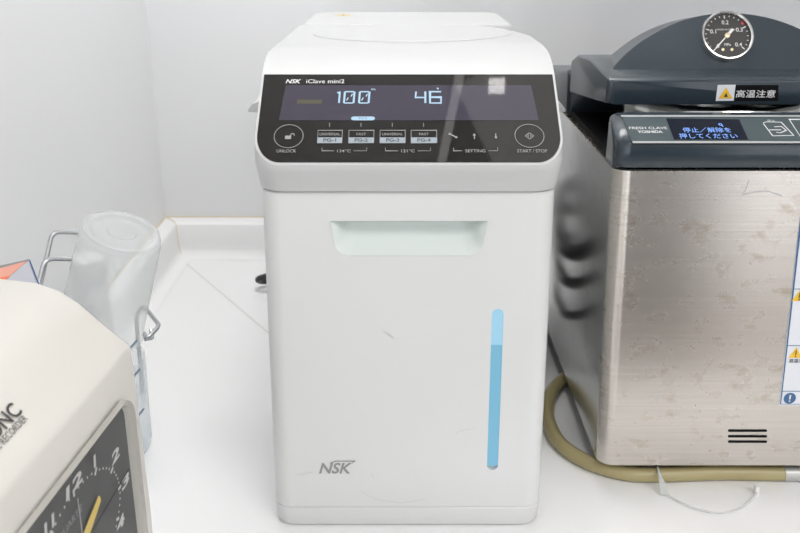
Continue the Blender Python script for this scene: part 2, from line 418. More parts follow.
# boolean works in the body's own coordinates (its parent sits at the thing's base)
c_me = c
def bool_local(target, bm):
    w = world_loc(target); bmesh.ops.translate(bm, verts=bm.verts[:], vec=w); boolean(target, bm)
bool_local(body, c)
c = B(); loft(c, [mover(slot, 0.004), mover(slot, -0.004)]); bool_local(body, c)
body.data.polygons.foreach_set('use_smooth', [True]*len(body.data.polygons)); body.data.set_sharp_from_angle(angle=R(35))
scoop = [(o0, 0.0001), (pocket_outline(tl[1]-0.0003, bl[1]+0.0010, tl[0]+0.0012, tr[0]-0.0012, 0.0025, 0.0105), -0.0012)]
for dep, lift, side in ((-0.0045, 0.0032, 0.0042), (-0.0090, 0.0065, 0.0055), (-0.0135, 0.0110, 0.0065), (-0.0168, 0.0160, 0.0072), (-0.0185, 0.0215, 0.0076)):
    scoop.append((pocket_outline(tl[1]-0.0004, bl[1]+lift, tl[0]+side, tr[0]-side, 0.0022, min(0.0098, (tl[1]-bl[1]-lift)*0.9)), dep))
b = B(); loft(b, [[FB.p(u, v, h) for u, v in o] for o, h in scoop], False, True)
obj('grip_pocket', b, M['pocket'], st)
# lit level window in the slot
b = B(); vb = FB.pix(496, 345)[1]
plate(b, FB, rrect(wx-ww*0.97, wx+ww*0.97, vb, w0[1]-0.0002, (0.0001, 0.0001, ww*0.94, ww*0.94), 6), -0.0035, -0.0004)
lw = obj('level_window', b, M['blue_hi'], st, label='pale blue lit upper end of the level strip')
b = B(); plate(b, FB, rrect(wx-ww*0.97, wx+ww*0.97, w1[1]+0.0035, vb-0.0002, 0.0001, 2), -0.0035, -0.0004)
obj('water_column', b, M['blue_lo'], lw, label='deeper blue water column in the level strip')
# base plinth
b = B(); loft(b, [body_ring(0.0006, 0.0035), body_ring(0.0012, 0.0018), body_ring(0.003, 0.0008), body_ring(0.0165, 0.0002), body_ring(0.0173, 0.0008)])
obj('base', b, M['white'], st)
for sx in (-1, 1):
    for y in (0.665, 1.05):
        b = B(); lathe(b, [(0.012, 0.0), (0.012, 0.0009)], (XC+sx*0.08, y, 0), (0, 0, 1), 20, True, True); obj('foot', b, M['rubber'], st)
# brand mark on the front
FBl = FB
b = B(); u0, v0 = FB.pix(319, 473.5); u1, v1 = FB.pix(352, 462)
text(b, FB, 'NSK', u0, (v0+v1)/2-0.0003, (v1-v0)*0.95, 'LEFT', width=u1-u0, shear=0.28, bold=0.022, h=0.0003)
a0 = FB.pix(330, 463); a1 = FB.pix(336, 461.0); a2 = FB.pix(355.5, 461.0); a3 = FB.pix(352, 463.0)
stroke(b, FB, [a0, a1, a2, a3], 0.0008, 0.0003)
obj('logo', b, M['logo'], st, smooth=False)
# faint scuffs
MS = mat('scuff', (0.62, 0.615, 0.60), 0.6)
for pl in ([(383, 331), (394, 338), (386, 333)], [(456, 434), (459, 431), (475, 428)], [(371, 473), (374, 478)], [(297, 475), (312, 472)], [(360, 491), (375, 499), (400, 503), (425, 499)]):
    b = B(); stroke(b, FB, [FB.pix(*p) for p in pl], 0.0005, 0.0002); obj('scuff', b, MS, st, smooth=False)

# dark seal between body and lid
b = B(); loft(b, [body_ring(0.2700, 0.0034), body_ring(0.2740, 0.0034)]); obj('lid_seal', b, M['seal'], st)
# lid: an upright rounded block cut by the slanted panel plane and the top planes
P0, P1 = Vector((0, 0.6195, 0.2968)), Vector((0, 0.678, 0.3462))       # lower and upper edge of the panel plane (y, z)
lid_b = B()
YS = 0.932                                                              # step to the rear cover
LW_ = 0.0018
def lid_ring(z, y0, ins=0.0): return [(x, y, z) for x, y in rrect(XC-HW-LW_+ins, XC+HW+LW_-ins, y0+ins, YS, (0.019, 0.019, 0.001, 0.001), 10)]
loft(lid_b, [lid_ring(0.2720, 0.6285, 0.0018), lid_ring(0.2726, 0.6276, 0.0013), lid_ring(0.278, 0.6250, 0.0009), lid_ring(0.284, 0.6216, 0.0005), lid_ring(0.289, 0.6186, 0.0002), lid_ring(0.2935, 0.6168), lid_ring(0.37, 0.6168, 0.0020)])
pn = Vector((0, -(P1.z-P0.z), P1.y-P0.y)).normalized()
Q = [Vector((0, 0.678, 0.3462)), Vector((0, 0.686, 0.3510)), Vector((0, 0.698, 0.3558)), Vector((0, 0.714, 0.3590)), Vector((0, 0.745, 0.3608))]
# top planes, front roll first
for q0, q1 in zip(Q, Q[1:]): cut(lid_b, q0, (0, -(q1.z-q0.z), q1.y-q0.y))
cut(lid_b, (XC, 0.745, 0.3608), (-0.006, 0.013, 1))
cut(lid_b, (XC+HW, 0.80, 0.3606), (0.05, 0.062, 1))
for sx in (-1, 1):
    cut(lid_b, (XC+sx*(HW-0.0045)+0.002*(sx>0), 0.74, 0.3606+0.001*(sx>0)), (sx*0.42, 0.01, 1))
    cut(lid_b, (XC+sx*(HW-0.0012)+0.0012*(sx>0), 0.74, 0.3592+0.001*(sx>0)), (sx*1.25, 0.01, 1))
face = cut(lid_b, P0, pn)
bmesh.ops.remove_doubles(lid_b, verts=lid_b.verts[:], dist=1e-6)
lid = obj('lid', lid_b, M['white_dimmed'], st, angle=28)
# black glass on the slanted face, inset from its edge
FP = Frame((XC, P0.y, P0.z), (1, 0, 0), P1-P0)
fl = [((p-FP.o).dot(FP.r), (p-FP.o).dot(FP.u)) for p in face]
fl2 = []
for i, p in enumerate(fl):
    if (Vector(p)-Vector(fl[i-1])).length > 1e-5: fl2.append(p)
fl = fl2
ar = sum(fl[i-1][0]*fl[i][1]-fl[i][0]*fl[i-1][1] for i in range(len(fl)))
if ar < 0: fl = fl[::-1]
def inset(poly, d):
    out = []; n = len(poly)
    for i in range(n):
        p, a, c_ = Vector(poly[i]), Vector(poly[i-1]), Vector(poly[(i+1) % n])
        t0, t1 = (p-a).normalized(), (c_-p).normalized()
        n0, n1 = Vector((-t0.y, t0.x)), Vector((-t1.y, t1.x)); m = (n0+n1).normalized()
        out.append(tuple(p + m*d/max(0.35, m.dot(n0))))
    return out
glass = inset(fl, 0.0017)
vmax = max(p[1] for p in glass)
glass = [(u, v+0.0014 if v > vmax-0.0004 else v) for u, v in glass]
b = B(); plate(b, FP, glass, -0.001, 0.0006); pan = obj('control_panel', b, M['panel'], st, smooth=False)
# display window
b = B(); dq = [FP.pix(*p) for p in ((279, 121), (539, 121), (543, 86.5), (286, 86.5))]
dq = [FP.pix(*p) for p in ((279, 121), (538.5, 121), (531, 86), (286, 86))]
plate(b, FP, dq, 0.0, 0.0008); obj('display', b, M['lcd'], pan, smooth=False)
# lit figures
HT = 0.0011
def seg(bm, pts, w=0.0011): stroke(bm, FP, [FP.pix(*p) for p in pts], w, HT)
b = B()
seg(b, [(337.5, 93), (340, 95.5)]); seg(b, [(340, 92.5), (339, 104)], 0.0013)
for x0, x1 in ((344, 354), (359, 369)):
    seg(b, [(x0+1.2, 92.7), (x1+0.2, 92.7)]); seg(b, [(x0, 104), (x1-0.8, 104)])
    seg(b, [(x0+1, 92.7), (x0, 104)], 0.0014); seg(b, [(x1+0.6, 92.7), (x1-0.4, 104)], 0.0014)
    seg(b, [(x0+2.6, 101.5), (x0+4.4, 98.5)], 0.0008); seg(b, [(x1-3, 97.5), (x1-1.4, 94.8)], 0.0008)
u, v = FP.pix(373.5, 90.3); text(b, FP, 'kPa', u, v, 0.0016, h=HT, bold=0.01)
obj('pressure_reading', b, M['lit'], pan, smooth=False)
b = B()
seg(b, [(416, 92.5), (415.5, 98.5), (425, 98.5)]); seg(b, [(425.3, 92.5), (425.3, 104)], 0.0014)
seg(b, [(441, 92.7), (430, 92.7), (430, 104), (441, 104), (441, 98.2), (430, 98.2)], 0.0013)
u, v = FP.pix(437.5, 89.8); fill(b, FP, [(u-0.001, v+0.0008), (u+0.001, v+0.0008), (u+0.0006, v-0.0008)], HT)
obj('temperature_reading', b, M['lit'], pan, smooth=False)
b = B(); (ua, va), (ub, vb2) = FP.pix(351, 121.3), FP.pix(375, 117.5)
fill(b, FP, rrect(ua, ub, va, vb2, 0.0018, 5), HT); lz = obj('lit_program_bar', b, M['lit'], pan, smooth=False)
b = B(); text(b, FP, 'PG-2', (ua+ub)/2, (va+vb2)/2, 0.0016, h=HT+0.0002, sx=1.2); obj('program_lettering', b, M['printdark'], pan, smooth=False)
b = B(); (ua, va), (ub, vb2) = FP.pix(297, 104.5), FP.pix(322, 100.5); fill(b, FP, [(ua, va), (ub, va), (ub, vb2), (ua, vb2)], HT-0.0002)
obj('unlit_segment', b, M['dim'], pan, smooth=False)
# printed legends
HP = 0.0010
b = B()
def ptx(s, px, py, hpx, wpx=None, **k):
    u, v = FP.pix(px, py); hh = FP.pix(px, py-hpx/2)[1]-FP.pix(px, py+hpx/2)[1]
    text(b, FP, s, u, v, hh, width=(FP.pix(px+wpx/2, py)[0]-FP.pix(px-wpx/2, py)[0]) if wpx else None, h=HP, **k)
ptx('NSK', 293.5, 82.2, 4.2, 15.5, shear=0.3, bold=0.02)
ptx('iClave mini2', 325.5, 82.2, 4.0, 38, shear=0.0, bold=0.004)
obj('brand_lettering', b, M['dialwhite'], pan, smooth=False)
b = B()
for cx, cy in ((288.8, 137), (529.3, 136.6)):
    u, v = FP.pix(cx, cy); rb = B(); stroke(rb, FP, circ(u, v, 0.01000, 48), 0.00045, HP, closed=True); obj('button_ring', rb, M['print'], pan, smooth=False)
ptx('UNLOCK', 286.5, 151.8, 3.2, 19.5, bold=0.004); ptx('START / STOP', 532, 151.8, 3.2, 30, bold=0.004)
u, v = FP.pix(289.5, 138)
fill(b, FP, rrect(u-0.0030, u+0.0012, v-0.0017, v+0.0013, 0.0003, 2), HP)
stroke(b, FP, [(u+0.0008, v+0.0008), (u+0.0008, v+0.0022), (u+0.0014, v+0.0030), (u+0.0026, v+0.0030), (u+0.0032, v+0.0022), (u+0.0032, v+0.0012)], 0.0006, HP)
u, v = FP.pix(529.3, 136.8); stroke(b, FP, [(u-0.0028, v), (u, v+0.0027), (u+0.0028, v), (u, v-0.0027)], 0.0005, HP, closed=True)
stroke(b, FP, [(u-0.0008, v+0.0013), (u-0.0008, v-0.0010)], 0.0004, HP); stroke(b, FP, [(u+0.0007, v+0.0010), (u+0.0007, v-0.0013)], 0.0004, HP)
bands = []
for (x0, x1, top, pg) in ((317.5, 342.5, 'UNIVERSAL', 'PG-1'), (348.7, 374, 'FAST', 'PG-2'), (380, 405.2, 'UNIVERSAL', 'PG-3'), (411.2, 436.6, 'FAST', 'PG-4')):
    (ua, va), (ub, vc) = FP.pix(x0, 143.8), FP.pix(x1, 131.2); vm = FP.pix(x0, 138.4)[1]
    stroke(b, FP, [(ua, va), (ub, va), (ub, vc), (ua, vc)], 0.00045, HP, closed=True)
    ptx(top, (x0+x1)/2, 135.0, 2.6, 20.5 if len(top) > 5 else 9.5, bold=0.004)
    bands.append((ua, ub, va, vm, pg))
    xm = (x0+x1)/2-0.3; seg_pts = [FP.pix(xm, 123.8), FP.pix(xm, 127.6)]; stroke(b, FP, seg_pts, 0.0004, HP)
for x0, x1, cx, s, w in ((322, 366.8, 344, '134°C', 13.5), (385.5, 430.5, 408, '121°C', 13.5), (453.5, 497.5, 475.3, 'SETTING', 20)):
    g = w/2+3
    stroke(b, FP, [FP.pix(x0, 148.5), FP.pix(x0, 151.7), FP.pix(cx-g, 151.7)], 0.0004, HP)
    stroke(b, FP, [FP.pix(cx+g, 151.7), FP.pix(x1, 151.7), FP.pix(x1, 148.5)], 0.0004, HP)
    ptx(s, cx, 151.7, 3.0, w, bold=0.004)
u, v = FP.pix(453, 136.5)       # spanner, arrows
stroke(b, FP, [(u-0.002, v+0.0012), (u+0.002, v-0.0012)], 0.0010, HP)
for q, w_ in (((u-0.0021, v+0.0013), 0.0011), ((u+0.0021, v-0.0013), 0.0010)): fill(b, FP, circ(q[0], q[1], w_, 10), HP)
u, v = FP.pix(474.3, 137); fill(b, FP, [(u-0.0012, v+0.0006), (u+0.0012, v+0.0006), (u, v+0.0024)], HP); stroke(b, FP, [(u, v+0.0006), (u, v-0.0024)], 0.0006, HP)
u, v = FP.pix(495.7, 137); fill(b, FP, [(u-0.0012, v-0.0006), (u, v-0.0024), (u+0.0012, v-0.0006)], HP); stroke(b, FP, [(u, v-0.0006), (u, v+0.0024)], 0.0006, HP)
obj('printed_legends', b, M['print'], pan, smooth=False)
b = B()
for ua, ub, va, vm, pg in bands: fill(b, FP, rrect(ua, ub, va, vm, (0.0007, 0.0007, 0.0001, 0.0001), 3), HP+0.0001)
obj('button_bands', b, M['printband'], pan, smooth=False)
b = B()
for ua, ub, va, vm, pg in bands: text(b, FP, pg, (ua+ub)/2, (va+vm)/2, (vm-va)*0.62, width=(ub-ua)*0.52, h=HP+0.0003, bold=0.02)
obj('button_lettering', b, M['printdark'], pan, smooth=False)

# rear cover behind the lid, a little higher, with the warning label
b = B(); YR = 1.088
pts = rrect(XC-HW+0.0035, XC+HW-0.001, YS+0.0008, YR, (0.001, 0.001, 0.02, 0.02), 8)
def shr(d): return rrect(XC-HW+0.0035+d, XC+HW-0.001-d, YS+0.0008+d*0.4, YR-d, (0.001, 0.001, 0.02, 0.02), 8)
loft(b, [[(x, y, 0.2720) for x, y in pts], [(x, y, 0.3558) for x, y in pts], [(x, y, 0.3577) for x, y in shr(0.0010)], [(x, y, 0.3585) for x, y in shr(0.0028)], [(x, y, 0.3588) for x, y in shr(0.007)]])
obj('rear_cover', b, M['white_dimmed'], st)
FT = Frame((XC, 1.05, 0.3588), (1, 0, 0), (0, 1, 0))
ul = at(343.5, 15.2, z=0.3588); uu, vv = ul.x-XC, ul.y-1.05
vv = min(vv, 0.015)
b = B(); fill(b, FT, [(uu-0.011, vv-0.010), (uu+0.011, vv-0.010), (uu+0.0015, vv+0.011), (uu-0.0015, vv+0.011)], 0.0002)
wl = obj('warning_label', b, M['yellow2'], st, smooth=False)
b = B(); stroke(b, FT, [(uu, vv+0.005), (uu, vv-0.003)], 0.0016, 0.0004); fill(b, FT, circ(uu, vv-0.006, 0.001, 10), 0.0004)
obj('warning_mark', b, M['printdark'], wl, smooth=False)
# round dial-shaped inset on the lid
dn = Vector((-0.006, 0.013, 1)).normalized(); cx, cy = 0.011, 0.842
zt = lambda x, y: 0.3608 - 0.013*(y-0.745) + 0.006*(x-XC)
do = Vector((cx, cy, zt(cx, cy)))
b = B(); lathe(b, [(0.0872, -0.001), (0.0872, 0.0004), (0.0866, 0.0009), (0.084, 0.0012), (0.066, 0.0014), (0.02, 0.0015), (0.0005, 0.0015)], do, dn, 72, False, True)
obj('lid_disc', b, M['white_dimmed'], st)
b = B(); lathe(b, [(0.0871, 0.0001), (0.0876, 0.0002), (0.0879, 0.0001)], do, dn, 72)
obj('disc_groove', b, mat('groove_grey', (0.56, 0.56, 0.55), 0.6), st)
# lid ears at both sides
for sx, nm in ((-1, 'l'), (1, 'r')):
    X0 = XC+sx*(HW-0.002)
    tip = at(248, 110.5, y=0.79) if sx < 0 else at(565.5, 110.5, y=0.79)
    b = B(); zb = tip.z
    sec = [(X0, 0.312-0.010), (X0, 0.318), (tip.x-sx*0.004, zb+0.004), (tip.x, zb+0.0012), (tip.x, zb-0.001), (X0, zb-0.003)]
    sec = [(X0, zb-0.003), (tip.x, zb-0.001), (tip.x, zb+0.001), (tip.x-sx*0.004, zb+0.006), (X0, zb+0.016)]
    if sx > 0: sec = sec[::-1]
    loft(b, [[(x, y, z) for x, z in sec] for y in (0.788, 0.835)]); bevel(b, 0.001, 2)
    obj('side_grip', b, M['white_dimmed'], st)

# ------------------------------------------------------------------ stainless autoclave on the right
XL, XR = 0.1605, 0.379; YA0, YA1 = 0.680, 1.12
au = thing('autoclave', 'stainless steel autoclave with blue-grey lid and round pressure gauge', 'autoclave', (0.27, 0.9, 0))
b = B()
def hr(z, ins=0.0, dx=0.0): return [(x, y, z) for x, y in rrect(XL-dx+ins, XR+dx-ins, YA0+ins, YA1-ins, 0.013, 8)]
loft(b, [hr(0.020, 0.0012, -0.0065), hr(0.0212, 0.0, -0.0065), hr(0.2745), hr(0.2755, 0.0008)])
# steel side panels carry their own, smoother finish
bmesh.ops.recalc_face_normals(b, faces=b.faces[:])
for f in b.faces:
    if abs(f.normal.x) > 0.985: f.material_index = 1
obj('housing', b, [M['steel'], M['steelside']], au)
b = B(); box(b, XL+0.010, XR-0.010, YA0+0.02, YA1-0.01, 0.0150, 0.0199); obj('underframe', b, M['black'], au, smooth=False)
for fx in (XL+0.03, XR-0.03):
    for fy in (YA0+0.05, YA1-0.04):
        b = B(); lathe(b, [(0.011, 0.0), (0.013, 0.002), (0.013, 0.0152)], (fx, fy, 0), (0, 0, 1), 20, True, True); obj('foot', b, M['rubber'], au)
FS = Frame((0.27, YA0, 0.15), (1, 0, 0), (0, 0, 1))
for py in (430.6, 436.2, 441.6):
    (ua, v), (ub, _) = FS.pix(728, py), FS.pix(767, py-0.4)
    b = B(); fill(b, FS, rrect(ua, ub, v-0.0011, v+0.0011, 0.0009, 3), 0.0003); obj('vent_slot', b, M['black'], au, smooth=False)
# scratch on the front
b = B(); stroke(b, FS, [FS.pix(*p) for p in ((749, 180), (745, 192), (742, 193))], 0.0006, 0.0002)
stroke(b, FS, [FS.pix(*p) for p in ((742, 195), (755, 192), (768, 191), (782, 196))], 0.0012, 0.0002)
obj('scratch', b, mat('scratch', (0.62, 0.61, 0.6), 0.6, 0.5), au, smooth=False)
# instruction sheet
b = B(); q = [FS.pix(*p) for p in ((779, 405), (802, 407), (820, 213), (800.5, 211))]
LW = 0.07; q0, q3 = FS.pix(779, 405), FS.pix(800.3, 212)
sk = q3[0]-q0[0]
q = [q0, (q0[0]+LW, q0[1]), (q3[0]+LW, q3[1]), q3]
fill(b, FS, q, 0.0003); sh = obj('instruction_label', b, M['labelwhite'], au, smooth=False)
qq = inset(q, 0.0010)
def lq(a, t):   # point on the sheet: a across (m), t up (0..1)
    return (q0[0]+sk*t+a, q0[1]+(q3[1]-q0[1])*t)
b = B(); stroke(b, FS, qq, 0.0009, 0.0005, closed=True)
for t in (0.078, 0.325, 0.62): stroke(b, FS, [lq(0.001, t), lq(LW-0.001, t)], 0.0006, 0.0005)
u, v = FS.pix(789.5, 398); fill(b, FS, circ(u, v, 0.0050, 28), 0.0006); obj('label_border', b, M['labelblue'], sh, smooth=False)
b = B(); stroke(b, FS, [(u, v+0.0032), (u, v-0.0008)], 0.0013, 0.0009); fill(b, FS, circ(u, v-0.0024, 0.0007, 10), 0.0009)
obj('exclamation_mark', b, M['labelwhite'], sh, smooth=False)
for px, py in ((795.5, 353), (799, 296)):
    b = B(); u, v = FS.pix(px, py); fill(b, FS, [(u-0.0055, v-0.004), (u+0.0055, v-0.004), (u, v+0.0052)], 0.0006)
    obj('warning_triangle', b, M['yellow'], sh, smooth=False)
for px, py in ((795.5, 353), (799, 296)):
    b = B(); u, v = FS.pix(px, py); stroke(b, FS, [(u, v+0.0025), (u, v-0.0015)], 0.0009, 0.0009); fill(b, FS, circ(u, v-0.0027, 0.0006, 8), 0.0009); obj('warning_mark', b, M['printdark'], sh, smooth=False)
b = B()
u, v = FS.pix(789, 360.5); text(b, FS, '高温注意', u, v, 0.0036, 'LEFT', h=0.0006, bold=0.01)
obj('label_lettering', b, M['printdark'], sh, smooth=False)

# control console along the front top edge
CY0, CZ0, CY1, CZ1 = 0.6735, 0.3000, 0.7035, 0.3140
b = B()
prof_c = [(0.684, 0.2762), (0.6745, 0.2785), (0.6712, 0.2835), (0.6700, 0.291), (0.6712, 0.2970), (CY0, CZ0), (CY1, CZ1), (0.7065, 0.3138), (0.708, 0.3115), (0.708, 0.2762)]
xs = [(XL-0.0010, 0.0045), (XL+0.001, 0.0020), (XL+0.0045, 0.0005), (XL+0.010, 0), (XR-0.010, 0), (XR-0.0045, 0.0005), (XR-0.001, 0.0020), (XR+0.0010, 0.0045)]
cyc, czc = 0.69, 0.295
def csec(x, d):
    out = []
    for y, z in prof_c:
        v = Vector((y-cyc, z-czc)); v = v*(1-d/max(v.length, 1e-6)) if z > 0.2763 else v
        out.append((x, cyc+v.x, czc+v.y))
    return out
loft(b, [csec(x, d) for x, d in xs]); con = obj('console', b, M['navy'], au, angle=40)
FC = Frame((0.27, CY0, CZ0), (1, 0, 0), (0, CY1-CY0, CZ1-CZ0))
def fq(*pp): return [FC.pix(*p) for p in pp]
b = B(); fill(b, FC, fq((632, 142.5), (830, 142.5), (830, 116), (622, 116)), 0.0003); obj('console_face', b, M['console'], con, smooth=False)
b = B(); x_r = FC.pix(835, 130)[0]
for p0, p1, w in (((621, 116.6), (835, 116.6), 0.0022), ((632.5, 142.8), (835, 142.8), 0.0024)): stroke(b, FC, fq(p0, p1), w, 0.0006)
obj('console_trim', b, M['silver'], con, smooth=False)
b = B(); fill(b, FC, fq((674, 140), (748, 140), (739, 120), (666, 119)), 0.0006); obj('screen', b, M['screen'], con, smooth=False)
b = B()
u, v = FC.pix(706.5, 131); text(b, FC, '停止／解除を', u, v, 0.0062, width=FC.pix(730, 131)[0]-FC.pix(682, 131)[0], h=0.0010, bold=0.004)
u, v = FC.pix(708, 137); text(b, FC, '押してください', u, v, 0.0062, width=FC.pix(737, 137)[0]-FC.pix(679, 137)[0], h=0.0010, bold=0.004)
u, v = FC.pix(720, 125.5); stroke(b, FC, circ(u, v, 0.0011, 12), 0.0007, 0.0010, closed=True); stroke(b, FC, [(u+0.001, v), (u+0.0012, v-0.003)], 0.0007, 0.0010)
obj('screen_lettering', b, M['screentext'], con, smooth=False)
b = B()
u, v = FC.pix(648, 128.6); text(b, FC, 'FRESH CLAVE', u, v, 0.0030, width=FC.pix(667, 128)[0]-FC.pix(629, 128)[0], h=0.0006, bold=0.006)
u, v = FC.pix(650, 132.4); text(b, FC, 'YOSHIDA', u, v, 0.0032, width=FC.pix(662, 132)[0]-FC.pix(637, 132)[0], h=0.0006, bold=0.02)
obj('brand_lettering', b, M['dialwhite'], con, smooth=False)
b = B()
stroke(b, FC, fq((763, 123.5), (766, 122.5), (781, 122.8), (793.5, 136), (772.5, 136.5)), 0.0008, 0.0006)
stroke(b, FC, fq((763, 124), (772.5, 136.5)), 0.0008, 0.0006)
stroke(b, FC, fq((774, 127.5), (781, 127), (786, 131), (780, 133.5), (776, 132.8)), 0.0009, 0.0006)
stroke(b, FC, fq((769, 130.5), (781, 130.5)), 0.0010, 0.0006)
u, v = FC.pix(771, 121.3); text(b, FC, '停止', u, v, 0.0028, h=0.0006)
obj('stop_key', b, M['dialwhite'], con, smooth=False)
b = B()
stroke(b, FC, fq((789, 120), (835, 120), (845, 137), (800, 137)), 0.0008, 0.0006, closed=True)
obj('start_key', b, M['dialwhite'], con, smooth=False)
# dark well behind the console, chamber rim in the gap
b = B(); box(b, XL+0.004, XR-0.004, 0.709, 0.895, 0.2757, 0.2815); obj('chamber_deck', b, M['black'], au, smooth=False)
b = B(); lathe(b, [(0.075, 0.0), (0.077, 0.004), (0.077, 0.026), (0.0755, 0.0285), (0.073, 0.0295), (0.070, 0.027)], (0.272, 0.812, 0.2816), (0, 0, 1), 64); obj('chamber_rim', b, M['chrome'], au)
# lid: side profile extruded across, edges rounded
b = B()
LY0 = 0.728
sec = [(LY0+0.001, 0.3165), (LY0-0.0015, 0.3330), (LY0+0.002, 0.3370), (0.80, 0.3420), (0.86, 0.3385), (0.889, 0.3300), (0.889, 0.2990)]
loft(b, [[(x, y, z) for y, z in sec] for x in (XL+0.0005, XR-0.0005)]); bevel(b, 0.0028, 3, 12)
al = obj('lid', b, M['slate'], au, angle=40)
b = B(); FL = Frame((0.27, LY0+0.001, 0.3165), (1, 0, 0), (0, -0.0025, 0.0165))
plate(b, FL, rrect(-0.1045, 0.1045, -0.0005, 0.0185, 0.002, 4), -0.004, 0.0012); bevel(b, 0.0008, 2); fas = obj('lid_fascia', b, M['navy'], au)
# arched crest carrying the gauge
DX, LEAN = 0.2685, R(30)
FD = Frame((DX, 0.7575, 0.3375), (1, 0, 0), (0, math.sin(LEAN), math.cos(LEAN)))
half, hgt = 0.1005, 0.0512
rad = (half**2+hgt**2)/(2*hgt)
arc = [(rad*math.sin(a), hgt-rad+rad*math.cos(a)) for a in [math.asin(half/rad)*(1-2*k/48) for k in range(49)]]
def dome(sc, h): return [FD.p(u*sc, v*sc, h) for u, v in arc]
b = B()
rings = [dome(0.965, 0.0), dome(0.985, -0.0006), dome(0.997, -0.0025), dome(1.0, -0.006)]
r2 = [[FD.p(u, v, -0.006)+Vector((0, 0.04, -0.004)) for u, v in arc], [FD.p(u*0.97, v*0.9, -0.006)+Vector((0, 0.08, -0.012)) for u, v in arc]]
loft(b, rings+r2); obj('lid_crest', b, M['slate'], al, angle=40)
# gauge
gu, gv = FD.pix(726, 37)
g = gauge = None
FG = Frame(FD.p(gu, gv, 0.0), FD.r, FD.u)
b = B(); lathe(b, [(0.0200, -0.004), (0.0208, 0.0), (0.0212, 0.0035), (0.0206, 0.0052), (0.0196, 0.0054), (0.0188, 0.0045), (0.0186, 0.0020)], FG.o, FG.n, 56)
gauge = obj('pressure_gauge', b, M['chrome'], au)
b = B(); fill(b, FG, circ(0, 0, 0.0192, 48), 0.0020); obj('gauge_dial', b, M['dial'], gauge, smooth=False)
b = B()
A0, A1 = 228, -40          # dial sweep: 0 at lower left, 0.4 at lower right
for k in range(21):
    a = R(A0+(A1-A0)*k/20); r0 = 0.0148 if k % 5 == 0 else 0.0163
    stroke(b, FG, [(r0*math.cos(a), r0*math.sin(a)), (0.0176*math.cos(a), 0.0176*math.sin(a))], 0.0008 if k % 5 == 0 else 0.0006, 0.0023)
for k, s in enumerate(('0', '0.1', '0.2', '0.3', '0.4')):
    a = R(A0+(A1-A0)*k/4); text(b, FG, s, 0.0116*math.cos(a), 0.0116*math.sin(a), 0.0034, h=0.0023, bold=0.006)
text(b, FG, 'MPa', 0, -0.0075, 0.0022, h=0.0023); text(b, FG, 'MADE IN JAPAN', -0.0005, 0.0052, 0.0017, width=0.015, h=0.0023)
obj('gauge_figures', b, M['dialwhite'], gauge, smooth=False)
b = B(); a = R(48); fill(b, FG, [(0.0158*math.cos(R(38)), 0.0158*math.sin(R(38))), (0.0176*math.cos(R(34)), 0.0176*math.sin(R(34))), (0.0176*math.cos(R(46)), 0.0176*math.sin(R(46)))], 0.0024)
obj('red_mark', b, M['red'], gauge, smooth=False)
b = B(); na = R(228); stroke(b, FG, [(0.0150*math.cos(na), 0.0150*math.sin(na)), (0, 0)], 0.0010, 0.0030)
stroke(b, FG, [(0, 0), (-0.0075*math.cos(na), -0.0075*math.sin(na))], 0.0022, 0.0030); obj('needle', b, M['dialwhite'], gauge, smooth=False)
b = B(); lathe(b, [(0.0021, 0.002), (0.0021, 0.0038), (0.0004, 0.0042)], FG.o, FG.n, 20, False, True)
for sx in (-1, 1): lathe(b, [(0.0012, 0.002), (0.0012, 0.0028), (0.0003, 0.003)], FG.p(sx*0.0036-0.0004, -0.0118), FG.n, 14, False, True)
obj('hub_screw', b, M['brass'], gauge)
# caution plate on the fascia
FF = Frame(FL.p(0, 0, 0.0012), FL.r, FL.u)
b = B(); fill(b, FF, [FF.pix(*p) for p in ((734, 101), (778, 100.6), (778.5, 85), (735, 85))], 0.0003); cl = obj('caution_label', b, M['black'], au, smooth=False)
b = B(); fill(b, FF, [FF.pix(*p) for p in ((715.5, 100.8), (733.5, 100.6), (735.5, 84.5), (717.5, 84.8))], 0.0004); obj('label_plate', b, M['labelwhite'], cl, smooth=False)
b = B(); fill(b, FF, [FF.pix(*p) for p in ((718.3, 98.2), (732, 98.2), (726, 87))], 0.0007); obj('warning_triangle', b, M['yellow'], cl, smooth=False)
b = B(); u, v = FF.pix(725.5, 95); fill(b, FF, [(u-0.0016, v-0.0012), (u+0.0016, v-0.0012), (u, v+0.0022)], 0.0010); obj('warning_mark', b, M['printdark'], cl, smooth=False)
b = B(); u, v = FF.pix(755.5, 93.5); text(b, FF, '高温注意', u, v, 0.0062, width=FF.pix(776, 93)[0]-FF.pix(736.5, 93)[0], h=0.0007, bold=0.008); obj('label_lettering', b, M['dialwhite'], cl, smooth=False)
# rear hinge housing
b = B()
sec = [(0.893, 0.2757), (0.893, 0.3170), (0.905, 0.3195), (0.97, 0.3095), (1.05, 0.304), (1.10, 0.295), (1.105, 0.2757)]
loft(b, [[(x, y, z) for y, z in sec] for x in (XL, XR)]); bevel(b, 0.004, 3, 12); obj('hinge_housing', b, M['slate'], au, angle=40)

